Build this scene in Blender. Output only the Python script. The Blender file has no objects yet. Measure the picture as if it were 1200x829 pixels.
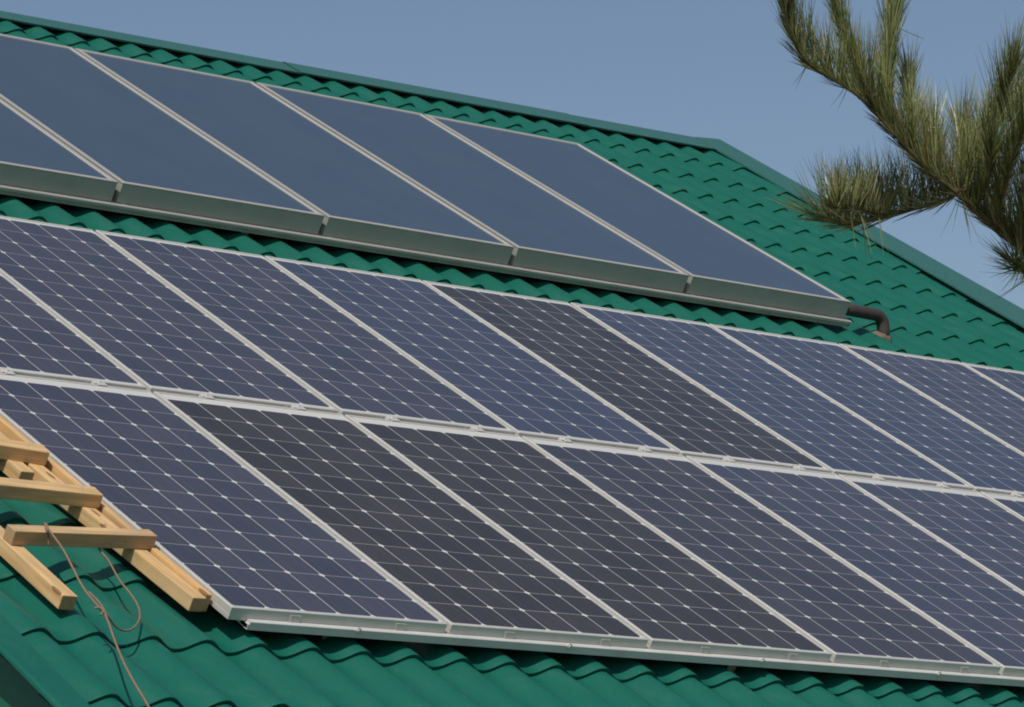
import bpy, bmesh, math, random
from mathutils import Vector, Matrix
random.seed(7)
SC = bpy.context.scene
COL = SC.collection

# ------------------------------------------------------------------ frame of the roof
SL = math.radians(31.98)                       # roof slope
CS, SN = math.cos(SL), math.sin(SL)
ORG = Vector((0.0, 0.0, 4.2))                  # the lower panel row's upper left cell corner
def W(u, v, n=0.0):                            # roof coordinates -> world
    return ORG + Vector((u, v*CS - n*SN, v*SN + n*CS))
def WD(u, v, n):
    return Vector((u, v*CS - n*SN, v*SN + n*CS))

# ------------------------------------------------------------------ camera
CAMR = ((0.806145, -0.501911, 0.313392), (0.10262, -0.403017, -0.909421), (0.582751, 0.765286, -0.273384))
CAMP = (-6.09741, -8.35048, 3.09565)
FOC = 4177.46
cd = bpy.data.cameras.new("camera")
cam = bpy.data.objects.new("camera", cd); COL.objects.link(cam)
ax = [WD(*CAMR[0]), -WD(*CAMR[1]), -WD(*CAMR[2])]
mw = Matrix.Identity(4)
for c_ in range(3):
    for r_ in range(3):
        mw[r_][c_] = ax[c_][r_]
p_ = W(*CAMP)
for r_ in range(3):
    mw[r_][3] = p_[r_]
cam.matrix_world = mw
cd.sensor_fit = 'HORIZONTAL'; cd.sensor_width = 36.0
cd.lens = FOC/1200*36.0
cd.shift_x = 0.46265
cd.shift_y = -0.00539
cd.clip_start = 0.1; cd.clip_end = 3000
SC.camera = cam
CAMW = p_.copy()
def ray(x, y):                                  # photo position -> direction with unit forward part
    a = (x - 600 + 1200*cd.shift_x)/FOC
    b = (y - 414.5 - 1200*cd.shift_y)/FOC
    return ax[0]*a - ax[1]*b - ax[2]
def onroof(x, y, n):                            # photo position -> roof coordinates at height n
    d = ray(x, y)
    inv = lambda w: (w.x, w.y*CS + w.z*SN, -w.y*SN + w.z*CS)
    o = inv(CAMW - ORG); dd = inv(d)
    k = (n - o[2])/dd[2]
    return (o[0] + k*dd[0], o[1] + k*dd[1], n)

# ------------------------------------------------------------------ sky, sun, exposure
SUN = WD(-0.62, 0.08, 1.0).normalized()
world = bpy.data.worlds.new("World"); SC.world = world; world.use_nodes = True
wn = world.node_tree
sky = wn.nodes.new("ShaderNodeTexSky"); sky.sky_type = 'NISHITA'; sky.sun_disc = False
sky.sun_elevation = math.asin(SUN.z); sky.sun_rotation = math.atan2(SUN.x, SUN.y)
sky.air_density = 1.0; sky.dust_density = 1.6; sky.ozone_density = 1.0; sky.altitude = 150
bg = wn.nodes["Background"]; bg.inputs[1].default_value = 0.105
wn.links.new(sky.outputs[0], bg.inputs[0])
sd = bpy.data.lights.new("sun", 'SUN'); sd.energy = 4.2; sd.angle = math.radians(0.53); sd.color = (1.0, 0.93, 0.82)
so = bpy.data.objects.new("sun", sd); COL.objects.link(so)
so.rotation_euler = SUN.to_track_quat('Z', 'Y').to_euler(); so.location = (-10, -6, 20)
SC.view_settings.view_transform = 'Standard'; SC.view_settings.look = 'None'
SC.view_settings.exposure = -0.35; SC.view_settings.gamma = 1.0; SC.view_settings.use_curve_mapping = False
SC.render.engine = 'CYCLES'
SC.cycles.filter_width = 1.9
SC.cycles.max_bounces = 6

# ------------------------------------------------------------------ node helpers, materials
class NT:
    def __init__(s, name):
        s.m = bpy.data.materials.new(name); s.m.use_nodes = True; s.t = s.m.node_tree
        s.p = s.t.nodes["Principled BSDF"]
    def n(s, kind, **k):
        x = s.t.nodes.new(kind)
        for a, b in k.items(): setattr(x, a, b)
        return x
    def l(s, a, b): s.t.links.new(a, b)
    def math(s, op, a, b=None, c=None, clamp=False):
        x = s.n("ShaderNodeMath", operation=op); x.use_clamp = clamp
        for i, q in enumerate((a, b, c)):
            if q is None: continue
            if isinstance(q, (int, float)): x.inputs[i].default_value = q
            else: s.l(q, x.inputs[i])
        return x.outputs[0]
    def mix(s, f, a, b):
        x = s.n("ShaderNodeMix", data_type='RGBA')
        for i, q in ((0, f), (6, a), (7, b)):
            if isinstance(q, (int, float)): x.inputs[i].default_value = q
            elif isinstance(q, tuple): x.inputs[i].default_value = (*q, 1)
            else: s.l(q, x.inputs[i])
        return x.outputs[2]
    def coord(s, scale=(1, 1, 1), kind="Object"):
        tc = s.n("ShaderNodeTexCoord"); mp = s.n("ShaderNodeMapping"); mp.inputs[3].default_value = scale
        s.l(tc.outputs[kind], mp.inputs[0]); return mp.outputs[0]
    def noise(s, vec, scale=5, detail=4, rough=0.55):
        x = s.n("ShaderNodeTexNoise"); x.inputs["Scale"].default_value = scale
        x.inputs["Detail"].default_value = detail; x.inputs["Roughness"].default_value = rough
        s.l(vec, x.inputs["Vector"]); return x.outputs[0]
    def ramp(s, f, *stops):
        x = s.n("ShaderNodeValToRGB"); e = x.color_ramp.elements
        while len(e) < len(stops): e.new(0.5)
        for q, (pos, c) in zip(e, stops): q.position = pos; q.color = (*c, 1)
        s.l(f, x.inputs[0]); return x.outputs[0]
    def bump(s, h, dist=0.001, strength=1.0):
        x = s.n("ShaderNodeBump"); x.inputs["Distance"].default_value = dist; x.inputs["Strength"].default_value = strength
        s.l(h, x.inputs["Height"]); s.l(x.outputs[0], s.p.inputs["Normal"])
    def set(s, **k):
        names = dict(col="Base Color", rough="Roughness", metal="Metallic", spec="Specular IOR Level", ior="IOR", coat="Coat Weight", coatr="Coat Roughness")
        for a, b in k.items():
            i = s.p.inputs[names[a]]
            if isinstance(b, tuple): i.default_value = (*b, 1)
            elif isinstance(b, (int, float)): i.default_value = b
            else: s.l(b, i)
        return s

def m_green(name, dark, lite, rough=0.42, dirt=0.5):
    q = NT(name); co = q.coord()
    big = q.noise(co, 0.9, 3); mid = q.noise(q.coord((6, 1.2, 6)), 2.2, 5, 0.65); fine = q.noise(co, 60, 3, 0.7)
    c = q.mix(q.math('MULTIPLY', mid, 1.0), dark, lite)
    c = q.mix(q.math('MULTIPLY_ADD', big, 0.9, -0.3, clamp=True), c, tuple(0.85*x for x in lite))
    spots = q.math('GREATER_THAN', q.noise(co, 23, 2, 0.5), 0.72)
    dust = q.math('MULTIPLY', q.math('MULTIPLY_ADD', mid, 3.0, -1.55, clamp=True), 0.16*dirt)
    c = q.mix(dust, c, (0.20, 0.21, 0.17))
    c = q.mix(q.math('MULTIPLY', spots, 0.18*dirt), c, (0.16, 0.17, 0.13))
    q.set(col=c, rough=q.math('MULTIPLY_ADD', fine, 0.20, rough-0.10), spec=0.42)
    q.bump(q.noise(co, 35, 2), 0.0006, 0.5)
    return q.m
GREEN = m_green("green_painted_sheet", (0.003, 0.088, 0.062), (0.007, 0.132, 0.095))
GREENCAP = m_green("green_flashing_sky_tint", (0.026, 0.115, 0.093), (0.040, 0.145, 0.120), 0.32)  # same green made paler and bluer: sky reflection put into the base colour
GREENBOARD = m_green("green_painted_board", (0.008, 0.105, 0.060), (0.013, 0.135, 0.080), 0.5)

def m_alu(name, col, rough=0.42, metal=0.55):
    q = NT(name); co = q.coord((2, 40, 40)); f = q.noise(co, 4, 4); g = q.noise(q.coord(), 7, 4, 0.6)
    c = q.mix(f, tuple(0.9*x for x in col), tuple(1.06*x for x in col))
    c = q.mix(q.math('MULTIPLY_ADD', g, 1.6, -0.75, clamp=True), c, tuple(0.72*x for x in col))
    q.set(col=c, rough=q.math('MULTIPLY_ADD', g, 0.2, rough-0.1), metal=metal)
    return q.m
ALU = m_alu("anodised_aluminium", (0.66, 0.655, 0.62), 0.45, 0.35)
ALURAIL = m_alu("mill_aluminium_rail", (0.66, 0.67, 0.65), 0.42, 0.2)
ALUCOLL = m_alu("dull_aluminium_casing", (0.46, 0.45, 0.42), 0.5, 0.3)
ALUSIDE = m_alu("grey_casing_side", (0.44, 0.46, 0.42), 0.5, 0.3)
STEEL = m_alu("zinc_steel", (0.62, 0.62, 0.58), 0.4, 0.4)

C = 0.1275                                      # cell pitch
def m_cells(name, col, col2, spec=0.5):
    q = NT(name)
    tc = q.n("ShaderNodeTexCoord"); sp = q.n("ShaderNodeSeparateXYZ"); q.l(tc.outputs["Object"], sp.inputs[0])
    x = q.math('DIVIDE', sp.outputs[0], C); y = q.math('DIVIDE', sp.outputs[1], C)
    fx = q.math('ABSOLUTE', q.math('SUBTRACT', q.math('FRACT', q.math('ADD', x, 20.5)), 0.5))   # distance from the nearest cell line
    fy = q.math('ABSOLUTE', q.math('SUBTRACT', q.math('FRACT', q.math('ADD', y, 20.5)), 0.5))
    gx = q.math('LESS_THAN', fx, 0.0021/C); gy = q.math('LESS_THAN', fy, 0.0013/C)
    dm = q.math('LESS_THAN', q.math('ADD', fx, fy), 0.0120/C)
    out = q.math('MAXIMUM', q.math('MAXIMUM', q.math('LESS_THAN', x, 0), q.math('GREATER_THAN', x, 6)),
                 q.math('MAXIMUM', q.math('LESS_THAN', y, 0), q.math('GREATER_THAN', y, 12)))
    white = q.math('MAXIMUM', dm, out)
    line = q.math('MAXIMUM', gx, gy)
    # printed fingers' busbars
    bx = q.math('ABSOLUTE', q.math('SUBTRACT', q.math('ABSOLUTE', q.math('SUBTRACT', q.math('FRACT', x), 0.5)), 0.25))
    bus = q.math('LESS_THAN', bx, 0.0008/C)
    cell = q.n("ShaderNodeCombineXYZ"); q.l(q.math('FLOOR', x), cell.inputs[0]); q.l(q.math('FLOOR', y), cell.inputs[1])
    oi = q.n("ShaderNodeObjectInfo"); q.l(q.math('MULTIPLY', oi.outputs["Random"], 57.0), cell.inputs[2])
    wn_ = q.n("ShaderNodeTexWhiteNoise", noise_dimensions='3D'); q.l(cell.outputs[0], wn_.inputs[0])
    c = q.mix(wn_.outputs[0], col, col2)
    c = q.mix(q.math('MULTIPLY', bus, 0.10), c, (0.42, 0.43, 0.45))
    c = q.mix(q.math('MAXIMUM', q.math('MULTIPLY', gx, 0.85), q.math('MULTIPLY', gy, 0.62)), c, (0.52, 0.51, 0.49))
    c = q.mix(white, c, (0.62, 0.62, 0.60))
    gr = q.noise(q.coord((1, 1, 1)), 3.0, 5, 0.6)
    dust = q.math('MULTIPLY_ADD', gr, 0.10, 0.015, clamp=True)
    c = q.mix(dust, c, (0.30, 0.27, 0.23))
    q.set(col=c, rough=q.math('MULTIPLY_ADD', gr, 0.12, 0.10), spec=spec, ior=1.45)
    return q.m
CELLS = [m_cells("cells_blue_grey", (0.030, 0.036, 0.060), (0.050, 0.051, 0.078), 0.66),
         m_cells("cells_near_black", (0.021, 0.020, 0.023), (0.036, 0.032, 0.036), 0.36),
         m_cells("cells_dark_slate", (0.025, 0.027, 0.039), (0.041, 0.039, 0.053), 0.50),
         m_cells("cells_bright_blue", (0.031, 0.041, 0.074), (0.041, 0.049, 0.088), 0.75)]
def m_absorber():
    q = NT("collector_glass"); g = q.noise(q.coord(), 2.5, 4); f = q.noise(q.coord(), 300, 2)
    st = q.noise(q.coord((9, 0.6, 1)), 2.0, 5, 0.65); dst = q.math('MULTIPLY_ADD', q.math('MULTIPLY', st, g), 0.55, -0.06, clamp=True)
    q.set(col=q.mix(q.math('MULTIPLY', dst, 0.35), q.mix(g, (0.046, 0.073, 0.109), (0.053, 0.080, 0.117)), (0.20, 0.20, 0.18)), rough=0.22, spec=0.7, ior=1.9)
    q.bump(f, 0.0002, 0.25); return q.m
ABSORB = m_absorber()
def m_plain(name, col, rough, var=0.15, scale=20, metal=0.0, bump=0.0):
    q = NT(name); g = q.noise(q.coord(), scale, 5, 0.6)
    q.set(col=q.mix(g, tuple((1-var)*x for x in col), tuple((1+var)*x for x in col)), rough=rough, metal=metal)
    if bump: q.bump(g, bump)
    return q.m
RUBBER = m_plain("black_foam_insulation", (0.045, 0.037, 0.036), 0.75, 0.3, 60, 0, 0.002)
DARKBR = m_plain("dark_rubber", (0.012, 0.012, 0.012), 0.6)
SEAL = m_plain("beige_sealant", (0.15, 0.12, 0.09), 0.8, 0.3, 60, 0, 0.003)
CORDM = m_plain("brown_cord", (0.22, 0.145, 0.10), 0.75, 0.4, 90)
PLASTER = m_plain("cream_plaster", (0.55, 0.52, 0.44), 0.9, 0.1, 12, 0, 0.002)
BARK = m_plain("pine_bark", (0.095, 0.068, 0.036), 0.9, 0.5, 40, 0, 0.006)
GRASS = m_plain("dry_ground", (0.12, 0.11, 0.085), 0.95, 0.4, 3)
def m_wood(name, warm):
    q = NT(name)
    oi = q.n("ShaderNodeObjectInfo"); off = q.math('MULTIPLY', oi.outputs["Random"], 37.0)
    def wc(sc):
        va = q.n("ShaderNodeVectorMath", operation='ADD'); q.l(q.coord(sc), va.inputs[0])
        cx = q.n("ShaderNodeCombineXYZ"); [q.l(off, cx.inputs[k]) for k in range(3)]
        q.l(cx.outputs[0], va.inputs[1]); return va.outputs[0]
    co = wc((1.2, 22, 22)); g = q.noise(co, 3.2, 6, 0.62); h = q.noise(wc((0.5, 70, 70)), 3, 3)
    big = q.noise(wc((1.5, 4, 4)), 2.3, 3)
    c = q.ramp(g, (0.30, (0.52*warm[0], 0.32*warm[1], 0.155*warm[2])), (0.55, (0.70*warm[0], 0.49*warm[1], 0.27*warm[2])), (0.75, (0.77*warm[0], 0.57*warm[1], 0.35*warm[2])))
    c = q.mix(q.math('MULTIPLY_ADD', h, 1.2, -0.45, clamp=True), c, (0.40*warm[0], 0.24*warm[1], 0.11*warm[2]))
    c = q.mix(q.math('MULTIPLY_ADD', big, 2.6, -1.15, clamp=True), c, (0.33, 0.255, 0.17))
    kn = q.n("ShaderNodeTexVoronoi"); kn.inputs["Scale"].default_value = 1.0; q.l(wc((4, 14, 14)), kn.inputs["Vector"])
    c = q.mix(q.math('MULTIPLY', q.math('LESS_THAN', kn.outputs["Distance"], 0.10), 0.7), c, (0.13, 0.06, 0.025))
    q.set(col=c, rough=0.75, spec=0.25); q.bump(g, 0.0015, 0.6); return q.m
ENDGRAIN = m_plain("timber_end_grain", (0.40, 0.27, 0.14), 0.85, 0.45, 160, 0, 0.001)
WOOD = m_wood("pale_pine_timber", (1.0, 0.97, 0.86)); WOOD2 = m_wood("pine_timber_bounce_tint", (1.06, 0.98, 0.80))  # WOOD2 has warm light bounced off the rail put into its colour
def m_needle():
    q = NT("pine_needles")
    at = q.n("ShaderNodeAttribute", attribute_name="tint")
    sp = q.n("ShaderNodeSeparateColor"); q.l(at.outputs["Color"], sp.inputs[0])
    c = q.ramp(sp.outputs[0], (0.0, (0.090, 0.130, 0.045)), (0.35, (0.27, 0.32, 0.11)), (0.7, (0.46, 0.49, 0.21)), (0.9, (0.62, 0.60, 0.38)), (1.0, (0.42, 0.22, 0.07)))
    q.set(col=c, rough=0.32, spec=0.6)
    tr = q.n("ShaderNodeBsdfTranslucent"); q.l(c, tr.inputs[0]); mx = q.n("ShaderNodeMixShader"); mx.inputs[0].default_value = 0.5
    q.l(q.p.outputs[0], mx.inputs[1]); q.l(tr.outputs[0], mx.inputs[2]); q.l(mx.outputs[0], q.t.nodes["Material Output"].inputs[0])
    return q.m
NEEDLE = m_needle()

# ------------------------------------------------------------------ mesh helpers
def obj(name, bm, mat, parent=None, smooth=False, mats=None):
    me = bpy.data.meshes.new(name)
    bmesh.ops.recalc_face_normals(bm, faces=bm.faces[:])
    bm.to_mesh(me); bm.free()
    for m in (mats or [mat]): me.materials.append(m)
    if smooth:
        for p in me.polygons: p.use_smooth = True
    o = bpy.data.objects.new(name, me); COL.objects.link(o)
    if parent is not None: o.parent = parent
    return o
def tag(o, label=None, cat=None, group=None, kind=None):
    for k, v in (("label", label), ("category", cat), ("group", group), ("kind", kind)):
        if v: o[k] = v
    return o
def thing(name, loc, rot=(0, 0, 0)):
    o = bpy.data.objects.new(name, None); COL.objects.link(o); o.empty_display_size = 0.2
    o.location = loc; o.rotation_euler = rot
    return o
def roof_thing(name, u, v, n): return thing(name, W(u, v, n), (SL, 0, 0))
def add_box(bm, a, b, bevel=0.0, mi=0):
    r = bmesh.ops.create_cube(bm, size=1.0)
    vs = r['verts']
    for q in vs:
        q.co = Vector([a[i] + (b[i]-a[i])*(q.co[i]+0.5) for i in range(3)])
    fs = list({f for q in vs for f in q.link_faces})
    for f in fs: f.material_index = mi
    if bevel:
        es = list({e for q in vs for e in q.link_edges})
        bmesh.ops.bevel(bm, geom=es, offset=bevel, segments=2, affect='EDGES', profile=0.6)
    return vs
def add_tube(bm, pts, rad, seg=8, cap=True):
    pts = [Vector(p) for p in pts]; rings = []
    rads = rad if isinstance(rad, (list, tuple)) else [rad]*len(pts)
    prev = None
    for i, p in enumerate(pts):
        t = (pts[min(i+1, len(pts)-1)] - pts[max(i-1, 0)]).normalized()
        if prev is None:
            a = t.orthogonal().normalized()
        else:
            a = (prev - t*prev.dot(t)).normalized()
        prev = a; b = t.cross(a)
        rings.append([bm.verts.new(p + (a*math.cos(k*2*math.pi/seg) + b*math.sin(k*2*math.pi/seg))*rads[i]) for k in range(seg)])
    for r, s in zip(rings, rings[1:]):
        for k in range(seg):
            bm.faces.new((r[k], r[(k+1) % seg], s[(k+1) % seg], s[k]))
    if cap:
        bm.faces.new(rings[0][::-1]); bm.faces.new(rings[-1])
def smooth_path(pts, sub=6):                     # Catmull-Rom
    P = [Vector(p) for p in pts]; P = [P[0]*2-P[1]] + P + [P[-1]*2-P[-2]]; out = []
    for i in range(1, len(P)-2):
        for k in range(sub):
            t = k/sub; a, b, c, d = P[i-1:i+3]
            out.append(0.5*((2*b) + (c-a)*t + (2*a-5*b+4*c-d)*t*t + (3*b-a-3*c+d)*t**3))
    out.append(P[-2]); return out
def ring_sweep(bm, x0, y0, x1, y1, prof, close=True, mi=None):   # prof: (inset, height) swept round a rectangle
    cs = [(x0, y0, 1, 1), (x1, y0, -1, 1), (x1, y1, -1, -1), (x0, y1, 1, -1)]
    rows = [[bm.verts.new((cx + sx*d, cy + sy*d, h)) for d, h in prof] for cx, cy, sx, sy in cs]
    m = len(prof)
    for i in range(4):
        a, b = rows[i], rows[(i+1) % 4]
        for k in range(m if close else m-1):
            f = bm.faces.new((a[k], b[k], b[(k+1) % m], a[(k+1) % m]))
            if mi: f.material_index = mi[k]
def extrude_u(bm, prof, u0, u1):                # closed (v, n) outline extruded along u
    a = [bm.verts.new((u0, p, q)) for p, q in prof]; b = [bm.verts.new((u1, p, q)) for p, q in prof]
    m = len(prof)
    for k in range(m): bm.faces.new((a[k], a[(k+1) % m], b[(k+1) % m], b[k]))
    for s in (a, b[::-1]):
        f = bm.faces.new(s)
        bmesh.ops.triangulate(bm, faces=[f])

# ------------------------------------------------------------------ ground
bm = bmesh.new(); bmesh.ops.create_grid(bm, x_segments=24, y_segments=24, size=600)
tag(obj("ground", bm, GRASS), kind="structure")

# ------------------------------------------------------------------ house
NR = -0.072                                     # crest height at a step's lip
WP, WU0 = 0.1852, -0.654                        # wave pitch, one crest's place
SP, SV0 = 0.3570, -1.606                        # step pitch, one lip's place
UL, UR = -0.872, 8.255                            # verges
V_EAVE_K, V_TOP = -2, 5.34
def ridge_apex(u): return 5.086 + (u-3.278)*0.0404
def ridge_low(u): return 4.935 + (u-3.184)*0.0301
def wave(u):
    t = ((u - WU0)/WP) % 1.0
    t = t/0.42*0.5 if t < 0.42 else 0.5 + (t-0.42)/0.58*0.5
    return 0.034*(((1 + math.cos(2*math.pi*t))/2)**1.2) - 0.034
house = thing("house", (3.7, 4.4, 0))
def H(p): return p - Vector((3.7, 4.4, 0))
YR = W(0, 5.19, -0.072).y                        # ridge plane
def roof_mesh(mir, per):
    bm = bmesh.new()
    nu = int((UR-UL)/WP*per)
    us = [UL + (UR-UL)*i/nu for i in range(nu+1)]
    k = V_EAVE_K
    def mirr(u, p): return Vector((p.x, 2*W(u, ridge_apex(u), NR).y - p.y, p.z))
    put = (lambda u, v, n: H(mirr(u, W(u, v, n)))) if mir else (lambda u, v, n: H(W(u, v, n)))
    lift = 0.0125
    prev_top = None
    def strip(r0, r1):
        for i in range(nu):
            bm.faces.new((r0[i], r0[i+1], r1[i+1], r1[i]))
    def row(v, dn): return [bm.verts.new(put(u, min(v, ridge_apex(u) - 0.075), NR + wave(u) + dn + 0.0011*math.sin(u*1.7 + v*2.3))) for u in us]
    while True:
        v0 = SV0 + k*SP; v1 = min(v0 + SP, V_TOP)
        if v0 >= V_TOP: break
        fr = (v1-v0)/SP
        a = row(v0, -0.0015); a1 = row(v0+0.006, 0.0); b = row(v0+0.12, -lift*0.34); c = row(v1 + 0.014, -lift*fr - 0.0008)
        strip(a, a1); strip(a1, b); strip(b, c)
        # riser of the pressed step below this lip (the sheet's thickness shows)
        d = row(v0, -0.0015); e = row(v0+0.004, -lift - 0.001)
        strip(e, d)
        k += 1
        if v1 >= V_TOP: break
    return bm
r = obj("roof", roof_mesh(False, 14), GREEN, house, smooth=True); r["label"] = "front slope of green pressed metal tiles"
r2 = obj("roof", roof_mesh(True, 5), GREEN, house, smooth=True); r2["label"] = "rear slope of green pressed metal tiles"
# ridge cap: folded sheet in pieces, screwed
NC = NR + 0.004
bm = bmesh.new(); un = UL-0.02; j = 0
while un < 8.20:
    ue = min(un + 1.98, 8.27)
    dz = 0.003*(j % 2)
    for (ua, ub) in ((un, ue),):
        n_seg = 6; rows = []
        for i in range(n_seg+1):
            u = ua + (ub + 0.05*(ue < 8.2) - ua)*i/n_seg
            va, vl = ridge_apex(u), ridge_low(u)
            A0 = W(u, va, NR + 0.0 + dz); L0 = W(u, vl, NC + dz)
            fold = W(u, vl+0.004, NC - 0.010 + dz)
            ymid = A0.y
            mm = lambda p: Vector((p.x, 2*ymid - p.y, p.z))
            bead1 = A0 + Vector((0, -0.016, -0.008)); bead2 = A0 + Vector((0, -0.007, -0.002)); top = A0 + Vector((0, 0, 0.0))
            ps = [fold, L0, bead1, bead2, top, mm(bead2), mm(bead1), mm(L0), mm(fold)]
            rows.append([bm.verts.new(H(p)) for p in ps])
        for a, b in zip(rows, rows[1:]):
            for q in range(len(a)-1): bm.faces.new((a[q], a[q+1], b[q+1], b[q]))
    un = ue; j += 1
rc = obj("ridge_cap", bm, GREENCAP, house)
# verge flashings with a turned-down edge
def verge(vin, vout, v0, v1, nin, nout, drop, side, mat):
    bm = bmesh.new(); rows = []
    N = 10
    for i in range(N+1):
        v = v0 + (v1-v0)*i/N
        ui, uo = vin(v), vout(v)
        ps = [W(ui, v, nin-0.008), W(ui, v, nin), W(uo-side*0.012, v, nout), W(uo, v, nout-0.004), W(uo, v, nout-drop), W(uo-side*0.006, v, nout-drop)]
        rows.append([bm.verts.new(H(p)) for p in ps])
    for a, b in zip(rows, rows[1:]):
        for q in range(len(a)-1): bm.faces.new((a[q], a[q+1], b[q+1], b[q]))
    return obj("verge_flashing", bm, mat, house)
vr = verge(lambda v: 8.075+0.05*(v-5.074), lambda v: 8.283+0.018*(v-5.29), -2.35, 5.275, NR+0.004, NR+0.018, 0.12, 1, GREENCAP)
vr["label"] = "flashing along the far right verge"
verge(lambda v: -0.757+0.06*(v+1.65), lambda v: -0.876+0.04*(v+1.745), -2.35, 5.0, NR+0.003, NR+0.004, 0.012, -1, GREEN)["label"] = "flat flashing on the near left verge"
# boards set back under the verges, eaves boards, walls
def slope_board(u0, u1, n0, n1, v0, v1, name, mat):
    bm = bmesh.new()
    vs = add_box(bm, (u0, v0, n0), (u1, v1, n1), 0.002)
    for q in bm.verts: q.co = H(W(*q.co))
    return obj(name, bm, mat, house)
slope_board(-0.785, -0.755, -0.40, -0.108, -2.2, 4.9, "verge_board", GREENBOARD)
slope_board(8.08, 8.11, -0.40, -0.108, -2.2, 4.9, "verge_board", GREENBOARD)
slope_board(-0.75, 8.07, -0.36, -0.125, -2.235, -2.205, "fascia_board", GREENBOARD)
bm = bmesh.new()
x0, x1 = -0.45, 7.85; yf = W(0, -1.75, 0).y; yb = 2*YR - yf
zt = W(0, -1.75, -0.19).z; zr = W(0, 5.2, -0.19).z
for x in (x0, x1):
    f = [bm.verts.new(H(Vector(p))) for p in ((x, yf, 0), (x, yb, 0), (x, yb, zt), (x, YR, zr), (x, yf, zt))]
    bm.faces.new(f)
vs = bm.verts[:]; bm.verts.ensure_lookup_table()
a, b = vs[:5], vs[5:]
for k in range(5): bm.faces.new((a[k], a[(k+1) % 5], b[(k+1) % 5], b[k]))
obj("wall", bm, PLASTER, house)
tag(house, "house under a green metal-tile gable roof carrying the panels", "house")

# ------------------------------------------------------------------ photovoltaic panels
D, SHIFT, G = 0.8027, 0.0069, 0.1052
LIP = 0.011; TH = 0.037
def frame_bm(x0, y0, x1, y1):
    bm = bmesh.new()
    prof = [(0, -TH), (0, -0.024), (0.0008, -0.0225), (0, -0.021), (0, -0.0016), (0.0016, 0), (LIP, 0), (LIP, -0.0035), (0.004, -0.0035), (0.004, -TH+0.003), (0.022, -TH+0.003), (0.022, -TH)]
    ring_sweep(bm, x0, y0, x1, y1, prof)
    return bm
def glass_bm(x0, y0, x1, y1):
    bm = bmesh.new(); add_box(bm, (x0+0.005, y0+0.005, -0.0075), (x1-0.005, y1-0.005, -0.0022))
    return bm
ROWS = {0: (-0.0095, -0.016, 0.7755, 12*C+0.052), 1: (-0.0095, -0.026, 0.7755, 12*C+0.031)}
protos = {}
def copy_obj(o, parent=None):
    c = o.copy(); COL.objects.link(c); c.parent = parent; return c
def make_panel(row, i, tint, label):
    u = i*D + (SHIFT if row else 0); v = G if row else -12*C
    t = roof_thing("solar_module", u, v, random.uniform(-0.0008, 0.0008))
    t.rotation_euler = (SL + random.uniform(-0.0006, 0.0006), random.uniform(-0.0006, 0.0006), 0)
    R = ROWS[row]
    if ('f', row) not in protos: protos['f', row] = obj("frame", frame_bm(*R), ALU, t)
    else: copy_obj(protos['f', row], t)
    if ('g', row, tint) not in protos: protos['g', row, tint] = obj("cell_glass", glass_bm(*R), CELLS[tint], t)
    else: copy_obj(protos['g', row, tint], t)
    tag(t, label, "solar panel", "photovoltaic panels in two rows")
lower = [(0, "blue-grey solar panel in the lower row beside the wooden ladder"),
         (1, "blackest lower-row solar panel, second from the wooden ladder"),
         (1, "dark lower-row solar panel, third from the wooden ladder"),
         (2, "dark slate lower-row panel, fourth from the ladder, last before the bluer ones"),
         (0, "blue-grey lower-row panel directly right of the dark slate lower one"),
         (0, "lower-row panel beside the corner one, its lower half cut by the right edge"),
         (0, "small corner of a lower-row solar panel at the photo's right edge")]
upper = [(0, "upper-row solar panel partly outside the photo's left edge"),
         (0, "blue-grey upper-row solar panel three places left of the near-black upper one"),
         (0, "blue-grey upper-row solar panel two places left of the near-black upper one"),
         (3, "bluish upper-row panel directly left of the black upper-row panel"),
         (1, "only near-black solar panel in the upper row, between bluish ones"),
         (3, "bright blue upper-row panel directly right of the black upper-row panel"),
         (3, "blue upper-row panel, second to the right of the near-black upper one"),
         (0, "grey-blue upper-row panel with the black pipe elbow just above its top edge"),
         (0, "sliver of upper-row solar panel at the photo's right edge, farthest from the ladder")]
for i, (t_, lb) in enumerate(lower): make_panel(0, i, t_, lb)
for i, (t_, lb) in enumerate(upper): make_panel(1, i, t_, lb)

# ------------------------------------------------------------------ PV rails
rail = roof_thing("mounting_rail", 0.05, -12*C - 0.016, 0)
def channel(v0, v1, n0, n1, w=0.003):            # open C-section, the slot towards the eaves side bottom
    return [(v0, n0), (v1, n0), (v1, n1), (v0, n1), (v0, n1-0.008), (v0+w, n1-0.008), (v0+w, n1-w), (v1-w, n1-w), (v1-w, n0+w), (v0+w, n0+w), (v0+w, n0+0.006), (v0, n0+0.006)]
bm = bmesh.new(); extrude_u(bm, [(-0.020, -0.055), (0.060, -0.055), (0.060, -0.0385), (-0.0008, -0.0385), (-0.0008, -0.030), (-0.018, -0.030), (-0.020, -0.032)], 0.004, 5.62)
obj("rail_profile", bm, ALURAIL, rail)
bm = bmesh.new(); extrude_u(bm, channel(-0.0195, 0.0175, -0.0545, -0.0385), 0.0, 0.004)
obj("rail_end", bm, ALURAIL, rail)
bolt_p = hook_p = clamp_p = None
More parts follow.
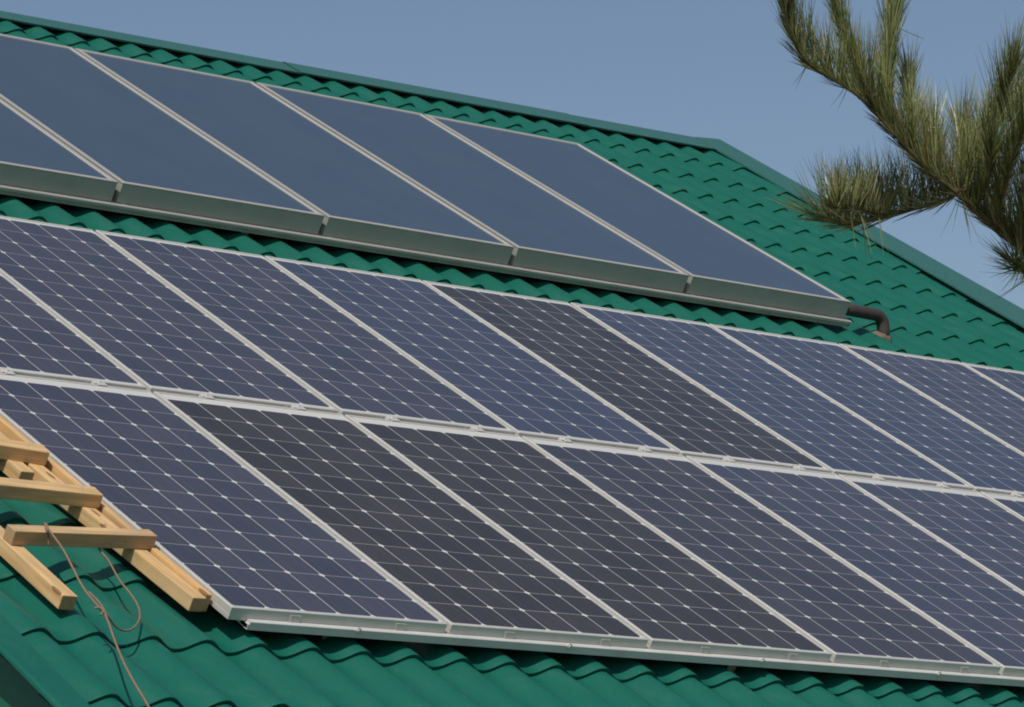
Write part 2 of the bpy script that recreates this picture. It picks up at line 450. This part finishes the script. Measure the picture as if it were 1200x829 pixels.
for k in range(7):
    u = 0.441 - 0.05 + 0.8115*k
    if bolt_p is None:
        bm = bmesh.new(); add_tube(bm, [(0, -0.0185, -0.033), (0, -0.026, -0.033)], 0.0062, 6); add_tube(bm, [(0, -0.016, -0.033), (0, -0.022, -0.033)], 0.0095, 10)
        bolt_p = obj("bolt", bm, STEEL, rail); o = bolt_p
    else: o = copy_obj(bolt_p, rail)
    o.location = (u, 0, 0)
    if hook_p is None:
        bm = bmesh.new(); add_box(bm, (-0.018, 0.052, -0.112), (0.018, 0.058, -0.045), 0.001); add_box(bm, (-0.018, 0.03, -0.112), (0.018, 0.10, -0.107), 0.001)
        hook_p = obj("roof_hook", bm, STEEL, rail); o = hook_p
    else: o = copy_obj(hook_p, rail)
    o.location = (u - 0.03, 0, 0)
for k in range(7):
    for lu in (0.215, 0.60):
        if clamp_p is None:
            bm = bmesh.new()
            add_box(bm, (-0.019, -0.003, -0.029), (0.019, -0.0006, -0.010), 0.0008)
            add_box(bm, (-0.016, -0.005, -0.0290), (0.016, -0.0006, -0.0265), 0.0006)
            add_box(bm, (-0.0155, -0.0038, -0.027), (-0.0125, -0.0025, -0.013), 0.0004); add_box(bm, (0.0125, -0.0038, -0.027), (0.0155, -0.0025, -0.013), 0.0004)
            clamp_p = obj("end_clamp", bm, ALU, rail); o = clamp_p
        else: o = copy_obj(clamp_p, rail)
        o.location = (k*D + lu - 0.05 + 0.004, 0, 0)
tag(rail, "long aluminium rail with bolts under the bottom edge of the lower panel row", "rail", "aluminium mounting rails")
mid = roof_thing("mounting_rail", -0.9, 0.04, 0)
bm = bmesh.new(); extrude_u(bm, [(-0.03, -0.075), (0.06, -0.075), (0.06, -0.039), (-0.03, -0.039)], 0.0, 8.15)
obj("rail_profile", bm, ALURAIL, mid)
mp_ = None
for k in range(-1, 9):
    for lu in (0.215, 0.592):
        u = k*D + lu + 0.9 + random.uniform(-0.012, 0.012)
        if u < 0.75 or k*D + lu > 7.15: continue
        if mp_ is None:
            bm = bmesh.new()
            add_box(bm, (-0.018, 0.002, 0.0008), (0.018, 0.048, 0.0030), 0.001)
            add_box(bm, (-0.024, 0.016, -0.03), (0.024, 0.036, 0.001), 0.0008)
            add_tube(bm, [(0, 0.0265, 0.003), (0, 0.0265, 0.007)], 0.006, 6)
            mp_ = obj("mid_clamp", bm, ALU, mid); o = mp_
        else: o = copy_obj(mp_, mid)
        o.location = (u, 0, 0)
tag(mid, "aluminium rail with clamps in the gap between the two panel rows", "rail", "aluminium mounting rails")

# ------------------------------------------------------------------ flat collectors
CU0, CP, CV0, CV1, CN = 2.0254, 1.0389, 2.1663, 4.1508, 0.048
CT = 0.083
def coll_frame():
    bm = bmesh.new(); w = CP - 0.026
    prof = [(0, -CT), (0, -0.006), (-0.002, -0.005), (-0.002, -0.001), (0, 0), (0.019, 0), (0.022, -0.004), (0.022, -CT)]
    ring_sweep(bm, 0, 0, w, CV1-CV0, prof, mi=[1, 0, 0, 0, 0, 0, 0, 1])
    return bm
cfp = cgp = None
clabels = ["collector cut by the left edge, only its lower right corner in view",
           "large blue collector at upper left, its left side ending at the photo edge",
           "blue flat collector between the second and third pale seams from the left",
           "blue flat collector left of the one with the pipe",
           "rightmost blue flat collector, with the black pipe coming out of its side"]
for k in range(5):
    t = roof_thing("solar_collector", CU0 + (k-1)*CP + 0.013, CV0, CN + random.uniform(-0.001, 0.001))
    if cfp is None:
        cfp = obj("casing", coll_frame(), ALUCOLL, t, mats=[ALUCOLL, ALUSIDE])
        bm = bmesh.new(); add_box(bm, (0.012, 0.012, -CT+0.004), (CP-0.038, CV1-CV0-0.012, -0.0035)); cgp = obj("cover_glass", bm, ABSORB, t)
    else:
        copy_obj(cfp, t); copy_obj(cgp, t)
    tag(t, clabels[k], "solar collector", "flat collectors in a row under the ridge")
cpl = ["added black coupling in the shaded collector gap nearest the photo's left edge", "added black coupling in the second shaded collector gap from the left",
       "added black coupling in the third shaded collector gap from the left", "added black coupling in the shaded collector gap nearest the pipe elbow"]
cp0 = None
for k in range(4):  # black couplings are added; the gaps themselves are dark only from shade
    t = roof_thing("added_coupling", CU0 + k*CP, CV0 + 0.05, CN - 0.045)
    if cp0 is None:
        bm = bmesh.new(); add_tube(bm, [(-0.0125, 0, 0), (0.0125, 0, 0)], 0.016, 12); add_tube(bm, [(-0.004, 0, 0), (0.004, 0, 0)], 0.021, 6)
        cp0 = obj("nut", bm, DARKBR, t)
    else: copy_obj(cp0, t)
    tag(t, cpl[k], "coupling", "couplings added in the shaded collector gaps")
t = roof_thing("collector_rail", 0.4, CV0, CN - CT)
bm = bmesh.new(); extrude_u(bm, [(-0.012, -0.034), (0.03, -0.034), (0.03, -0.001), (-0.010, -0.001), (-0.022, -0.002), (-0.024, -0.005), (-0.024, -0.016), (-0.012, -0.020)], 0.0, 5.80)
obj("rail_profile", bm, ALUCOLL, t)
hp = None
for k in range(6):
    if hp is None:
        bm = bmesh.new(); add_box(bm, (-0.02, 0.0, -0.085), (0.02, 0.006, -0.036), 0.001); hp = obj("roof_hook", bm, STEEL, t); o = hp
    else: o = copy_obj(hp, t)
    o.location = (0.35 + k*1.0, 0.07, 0)
tag(t, "dull grey rail carrying the front of the blue collectors", "rail")

# ------------------------------------------------------------------ insulated pipe
t = roof_thing("insulated_pipe", 6.449, 2.178, -0.105)
dn = Vector((0, -SN, -CS))
pb = Vector((0, 0.024, 0.10))
pts = [Vector((-0.295, 0.03, 0.105)), Vector((-0.2, 0.027, 0.103)), Vector((-0.045, 0.025, 0.101))]
for k in range(1, 6):
    a = k*math.pi/12
    pts.append(pb + Vector((-0.045 + 0.045*math.sin(a), 0, 0)) + dn*(0.045*(1-math.cos(a))))
pts += [pb + dn*0.045 + dn*0.02, pb + dn*0.145]
bm = bmesh.new(); add_tube(bm, pts, 0.0285, 16)
obj("foam_sleeve", bm, RUBBER, t, smooth=True)
bm = bmesh.new()
prev = None
for k, (rr, hh) in enumerate(((0.060, 0.006), (0.054, 0.026), (0.042, 0.032), (0.028, 0.038))):
    ring = [bm.verts.new((rr*math.cos(q*math.pi/9)*(1+0.16*math.sin(q*2.3+k)) - 0.012, -0.02 + 0.8*rr*math.sin(q*math.pi/9)*(1+0.14*math.cos(q*1.7)), hh + 0.004*math.sin(q*3.1))) for q in range(18)]
    if prev:
        for q in range(18): bm.faces.new((prev[q], prev[(q+1) % 18], ring[(q+1) % 18], ring[q]))
    prev = ring
obj("sealant_collar", bm, SEAL, t, smooth=True)
tag(t, "black foam-wrapped pipe bending from the last collector down into the roof", "pipe")

# ------------------------------------------------------------------ wooden roof ladder
lad = roof_thing("roof_ladder", -0.3, -1.2, -0.05)
def beam(name, a, b, w, h, mat, roll=0.0, bev=0.003):   # a, b: centre ends in roof coords; w along the roof, h off it
    a = Vector(a) - Vector((-0.3, -1.2, -0.05)); b = Vector(b) - Vector((-0.3, -1.2, -0.05))
    L = (b-a).length
    bm = bmesh.new(); add_box(bm, (0, -w/2, -h/2), (L, w/2, h/2), bev)
    bm.normal_update()
    for f in bm.faces:
        if abs(f.normal.x) > 0.95: f.material_index = 1
    o = obj(name, bm, mat, lad, mats=[mat, ENDGRAIN])
    if name == "rung":
        for xx in (0.030, L - 0.060):
            for yy in (-0.010, 0.011):
                nb = bmesh.new(); add_tube(nb, [(xx + yy*0.6, yy, h/2 - 0.004), (xx + yy*0.6, yy, h/2 + 0.0016)], 0.0035, 8)
                obj("nail_head", nb, STEEL, o)
    xa = (b-a).normalized(); za = Vector((0, 0, 1)); ya = za.cross(xa).normalized(); za = xa.cross(ya)
    m = Matrix.Identity(4)
    for c_, q in enumerate((xa, ya, za)):
        for r_ in range(3): m[r_][c_] = q[r_]
    o.matrix_local = Matrix.Translation(a) @ m @ Matrix.Rotation(roll, 4, 'X')
    return o
NB = -0.034
beam("rail", (-0.066, -1.475, NB), (-0.125, 0.30, NB), 0.048, 0.042, WOOD)
beam("rail", (-0.514, -1.500, NB-0.012), (-0.482, 0.30, NB-0.012), 0.050, 0.042, WOOD)
beam("rail", (-0.161, -0.700, NB), (-0.185, 0.9, NB), 0.050, 0.042, WOOD)["label"] = "short rail overlapping beside the right one"
beam("side_board", (-0.030, -1.466, -0.031), (-0.030, 0.28, -0.031), 0.020, 0.052, WOOD2)["label"] = "thin orange board along the panel's edge"
NG = 0.009
beam("rung", (-0.529, -1.185, NG-0.012), (-0.031, -1.158, NG), 0.043, 0.043, WOOD)["label"] = "lowest rung with a brown cord tied round it"
beam("rung", (-0.550, -0.862, NG-0.012), (-0.050, -0.895, NG), 0.056, 0.043, WOOD)
beam("rung", (-0.575, -0.530, NG-0.012), (-0.060, -0.615, NG), 0.058, 0.043, WOOD)
beam("rung", (-0.56, -0.22, NG-0.012), (-0.080, -0.300, NG), 0.050, 0.043, WOOD)
tag(lad, "wooden roof ladder of raw pine lying beside the panels", "ladder")

# ------------------------------------------------------------------ cord hanging from the ladder
t = roof_thing("cord", -0.37, -1.2, 0.0)
def cpath(seq): return [Vector(onroof(x, y, n)) - Vector((-0.37, -1.2, 0.0)) for x, y, n in seq]
bm = bmesh.new()
add_tube(bm, smooth_path(cpath([(57, 640, -0.010), (57, 630, 0.012), (55, 621, 0.033), (52.5, 613.5, 0.034)])), 0.0034, 7)
add_tube(bm, smooth_path(cpath([(54, 614, 0.035), (58, 622, 0.035), (75, 646, 0.022), (97, 688, 0.012), (115, 711, 0.015), (124, 722, 0.018), (136, 755, 0.02), (150, 787, 0.02), (175, 830, 0.02), (196, 868, 0.02)])), 0.0032, 7)
add_tube(bm, smooth_path(cpath([(113, 636, -0.022), (118, 646, -0.026), (127, 657, -0.03), (140, 680, -0.035), (152, 695, -0.04), (160, 707, -0.045), (164, 720, -0.05), (161, 731, -0.05), (153, 738, -0.05), (144, 739, -0.045), (134, 733, -0.03), (125, 720, 0.0), (116, 706, 0.012), (104, 694, 0.016)])), 0.0028, 7)
add_tube(bm, smooth_path(cpath([(111, 713, 0.014), (116, 712, 0.02), (121, 716, 0.022), (118, 721, 0.016)])), 0.003, 7)
obj("strand", bm, CORDM, t, smooth=True)
tag(t, "thin brown cord hanging from the ladder's lowest rung", "cord")

# ------------------------------------------------------------------ pine
def at(x, y, depth): return CAMW + ray(x, y)*depth
def cz(x, y): return (880 + x/2.4375, y/2.4375)
PD = 6.2
J = at(*cz(592, 552), PD)
trunk_xy = at(1440, 600, PD+0.25)
pine = thing("pine_tree", Vector((trunk_xy.x, trunk_xy.y, 0)))
base = Vector(pine.location)
bm = bmesh.new()
add_tube(bm, [Vector((0, 0, -0.05)), Vector((0.01, 0.0, 0.6)), Vector((-0.02, 0.02, 1.8)), Vector((0.02, 0.0, 3.2)), Vector((0.0, 0.03, 4.6)), Vector((0.02, 0.0, 6.0))], [0.17, 0.125, 0.105, 0.085, 0.06, 0.02], 14)
obj("trunk", bm, BARK, pine, smooth=True)
UPV = Vector((0, 0, 1))
def branch(pts, r0, r1, dens, ln, upw=0.75, axw=0.55, rad=0.5, start=0.0, tipn=30, brown=0.0):
    P = smooth_path([Vector(p) for p in pts], 8)
    bm = bmesh.new(); N = len(P)
    add_tube(bm, [p - base for p in P], [0.72*(r0 + (r1-r0)*i/(N-1)) for i in range(N)], 7)
    b = obj("branch", bm, BARK, pine, smooth=True)
    bm = bmesh.new(); tl = bm.loops.layers.color.new("tint")
    seg = [(P[i], P[i+1]) for i in range(N-1)]; total = sum((q-p).length for p, q in seg)
    def needle(p, d, L, w, tint):
        side = d.cross(Vector((random.uniform(-1, 1), random.uniform(-1, 1), random.uniform(-1, 1)))).normalized()
        s2 = d.cross(side).normalized()
        bend = side*random.uniform(-0.14, 0.14)*L + UPV*random.uniform(-0.02, 0.10)*L
        prev = None
        for k in range(4):
            f = k/3; c = p + d*(L*f) + bend*(f*f); ww = w*(1.0, 0.95, 0.8, 0.15)[k]
            ring = [bm.verts.new(c - base + (side*math.cos(a) + s2*math.sin(a))*ww) for a in (0.3, 2.4, 4.5)]
            if prev:
                for m in range(3):
                    fc = bm.faces.new((prev[m], prev[(m+1) % 3], ring[(m+1) % 3], ring[m]))
                    for lp in fc.loops: lp[tl] = (tint, tint, tint, 1)
            prev = ring
    n = int(total*dens*0.46); acc = 0.0
    for i in range(n):
        f = start + (1-start)*(i + random.random())/n
        s = f*total; k = 0
        while k < len(seg)-1 and s > (seg[k][1]-seg[k][0]).length: s -= (seg[k][1]-seg[k][0]).length; k += 1
        a, q = seg[k]; axd = (q-a).normalized(); p = a + axd*s
        rv = Vector((random.gauss(0, 1), random.gauss(0, 1), random.gauss(0, 1))).normalized()
        d = (axd*axw + UPV*upw*random.uniform(0.7, 1.2) + rv*rad).normalized()
        if random.random() < 0.004: d = (axd*0.2 - UPV*0.7 + rv*0.5).normalized()
        L = ln*random.choice((random.uniform(0.45, 0.8), random.uniform(0.8, 1.15), random.uniform(0.85, 1.15)))
        t0 = min(0.88, max(0.0, random.gauss(0.62, 0.28)))
        if L < ln*0.42 and random.random() < 0.5: t0 = random.choice((0.05, 0.15, 0.97, 1.0))
        if random.random() < 0.04 + brown: t0 = random.uniform(0.85, 1.0)
        if random.random() < 0.36:                   # short scaly tufts hugging the shoot
            d = (axd*0.9 + UPV*0.25 + rv*0.45).normalized(); L *= 0.42; p = p + rv*0.004
        needle(p, d, L, random.uniform(0.00058, 0.00085), t0)
        if random.random() < 0.8: needle(p, (d + rv.cross(d)*0.13).normalized(), L*random.uniform(0.9, 1.05), 0.00065, min(1, max(0, t0 + random.uniform(-0.1, 0.1))))
    tip = P[-1]; axd = (P[-1]-P[-2]).normalized()
    for i in range(tipn):
        rv = Vector((random.gauss(0, 1), random.gauss(0, 1), random.gauss(0, 1))).normalized()
        needle(tip - axd*random.uniform(0, 0.02), (axd*0.9 + UPV*0.3 + rv*0.4).normalized(), ln*random.uniform(0.6, 1.0), 0.0007, min(0.85, max(0, random.gauss(0.5, 0.2))))
    o = obj("needles", bm, NEEDLE, b)
    return b
def bp(seq, d0, d1):
    n = len(seq); return [at(*cz(x, y), d0 + (d1-d0)*i/(n-1)) for i, (x, y) in enumerate(seq)]
# limb from the trunk to the fork, needled along its last stretch
limb0 = Vector((base.x, base.y, at(1440, 640, PD).z - 0.05))
branch([limb0, at(1330, 420, PD+0.2), at(1250, 330, PD+0.1)] + bp([(780, 712), (690, 645), (630, 590), (592, 552)], PD+0.06, PD), 0.016, 0.0055, 3300, 0.115, 0.90, 0.20, 0.46, 0.30, 0, 0.08)
branch(bp([(770, 705), (778, 650), (786, 580), (800, 500), (812, 430)], PD+0.04, PD-0.05), 0.004, 0.0028, 3600, 0.11, 0.75, 0.5, 0.42)
branch(bp([(830, 760), (832, 700), (838, 640), (842, 590)], PD+0.06, PD+0.0), 0.004, 0.0028, 3000, 0.11, 0.75, 0.5, 0.45)
# up-left shoot and its fork
branch(bp([(592, 552), (520, 500), (450, 428), (395, 368), (350, 310), (322, 240)], PD, PD-0.08), 0.0055, 0.0042, 4200, 0.112, 0.80, 0.50, 0.36, 0.04, 0, 0.08)
branch(bp([(322, 240), (292, 170), (262, 100), (240, 20), (228, -70)], PD-0.08, PD-0.05), 0.0042, 0.003, 3600, 0.098, 0.7, 0.6, 0.34)
branch(bp([(345, 305), (290, 262), (225, 222), (160, 178), (122, 118), (100, 40), (92, -30)], PD-0.07, PD-0.16), 0.004, 0.0026, 3600, 0.105, 0.95, 0.20, 0.32, 0.05)
branch(bp([(395, 368), (390, 290), (392, 200), (402, 110), (414, 10), (420, -60)], PD-0.05, PD+0.12), 0.004, 0.003, 3600, 0.105, 0.6, 0.6, 0.36, 0.05)
branch(bp([(455, 432), (462, 370), (458, 300), (450, 240)], PD-0.02, PD+0.16), 0.0035, 0.0026, 2400, 0.10, 0.7, 0.5, 0.36)
branch(bp([(530, 508), (528, 460), (520, 410), (512, 370)], PD, PD+0.14), 0.003, 0.0022, 2000, 0.105, 0.75, 0.5, 0.36)
# left, nearly level branch
branch(bp([(592, 552), (540, 578), (450, 602), (350, 630), (270, 640), (205, 628)], PD, PD+0.10), 0.005, 0.003, 4300, 0.118, 0.95, -0.06, 0.38, 0.03, 40, 0.12)
branch(bp([(400, 616), (340, 605), (280, 596), (235, 592)], PD+0.05, PD-0.12), 0.003, 0.002, 3600, 0.080, 0.95, 0.12, 0.36, 0.0, 30, 0.16)
# right-hand shoots
branch(bp([(598, 548), (625, 500), (655, 440), (690, 375), (740, 320), (800, 270), (850, 220)], PD, PD+0.14), 0.005, 0.0032, 3600, 0.115, 0.85, 0.30, 0.36, 0.03)
branch(bp([(690, 375), (712, 320), (728, 260), (745, 200)], PD+0.04, PD-0.06), 0.0035, 0.0024, 2000, 0.095, 0.7, 0.6, 0.34)
branch(bp([(610, 545), (612, 480), (608, 430), (600, 380)], PD, PD+0.15), 0.003, 0.0022, 1700, 0.110, 0.75, 0.5, 0.36)
branch(bp([(700, 650), (715, 580), (730, 510), (750, 440), (780, 370)], PD+0.03, PD-0.12), 0.004, 0.0028, 3200, 0.110, 0.75, 0.5, 0.38)
branch(bp([(640, 600), (665, 540), (680, 490), (690, 440)], PD+0.03, PD-0.10), 0.003, 0.0024, 2200, 0.105, 0.75, 0.5, 0.38)
branch(bp([(800, 700), (790, 735), (775, 755), (760, 768)], PD+0.05, PD+0.02), 0.003, 0.002, 1500, 0.062, 0.05, 0.5, 0.75)
branch(bp([(880, 800), (830, 795), (785, 778), (752, 752)], PD+0.08, PD+0.02), 0.004, 0.0026, 3000, 0.085, 0.55, 0.25, 0.6, 0.0, 30, 0.1)
# more of the same limb beyond the frame
branch([at(1250, 330, PD+0.1), at(1275, 260, PD+0.2), at(1300, 170, PD+0.2), at(1310, 60, PD+0.25)], 0.005, 0.003, 1800, 0.09, 0.5, 0.7, 0.45)
tag(pine, "pine tree whose long-needled branches reach in from the right before the sky", "tree")
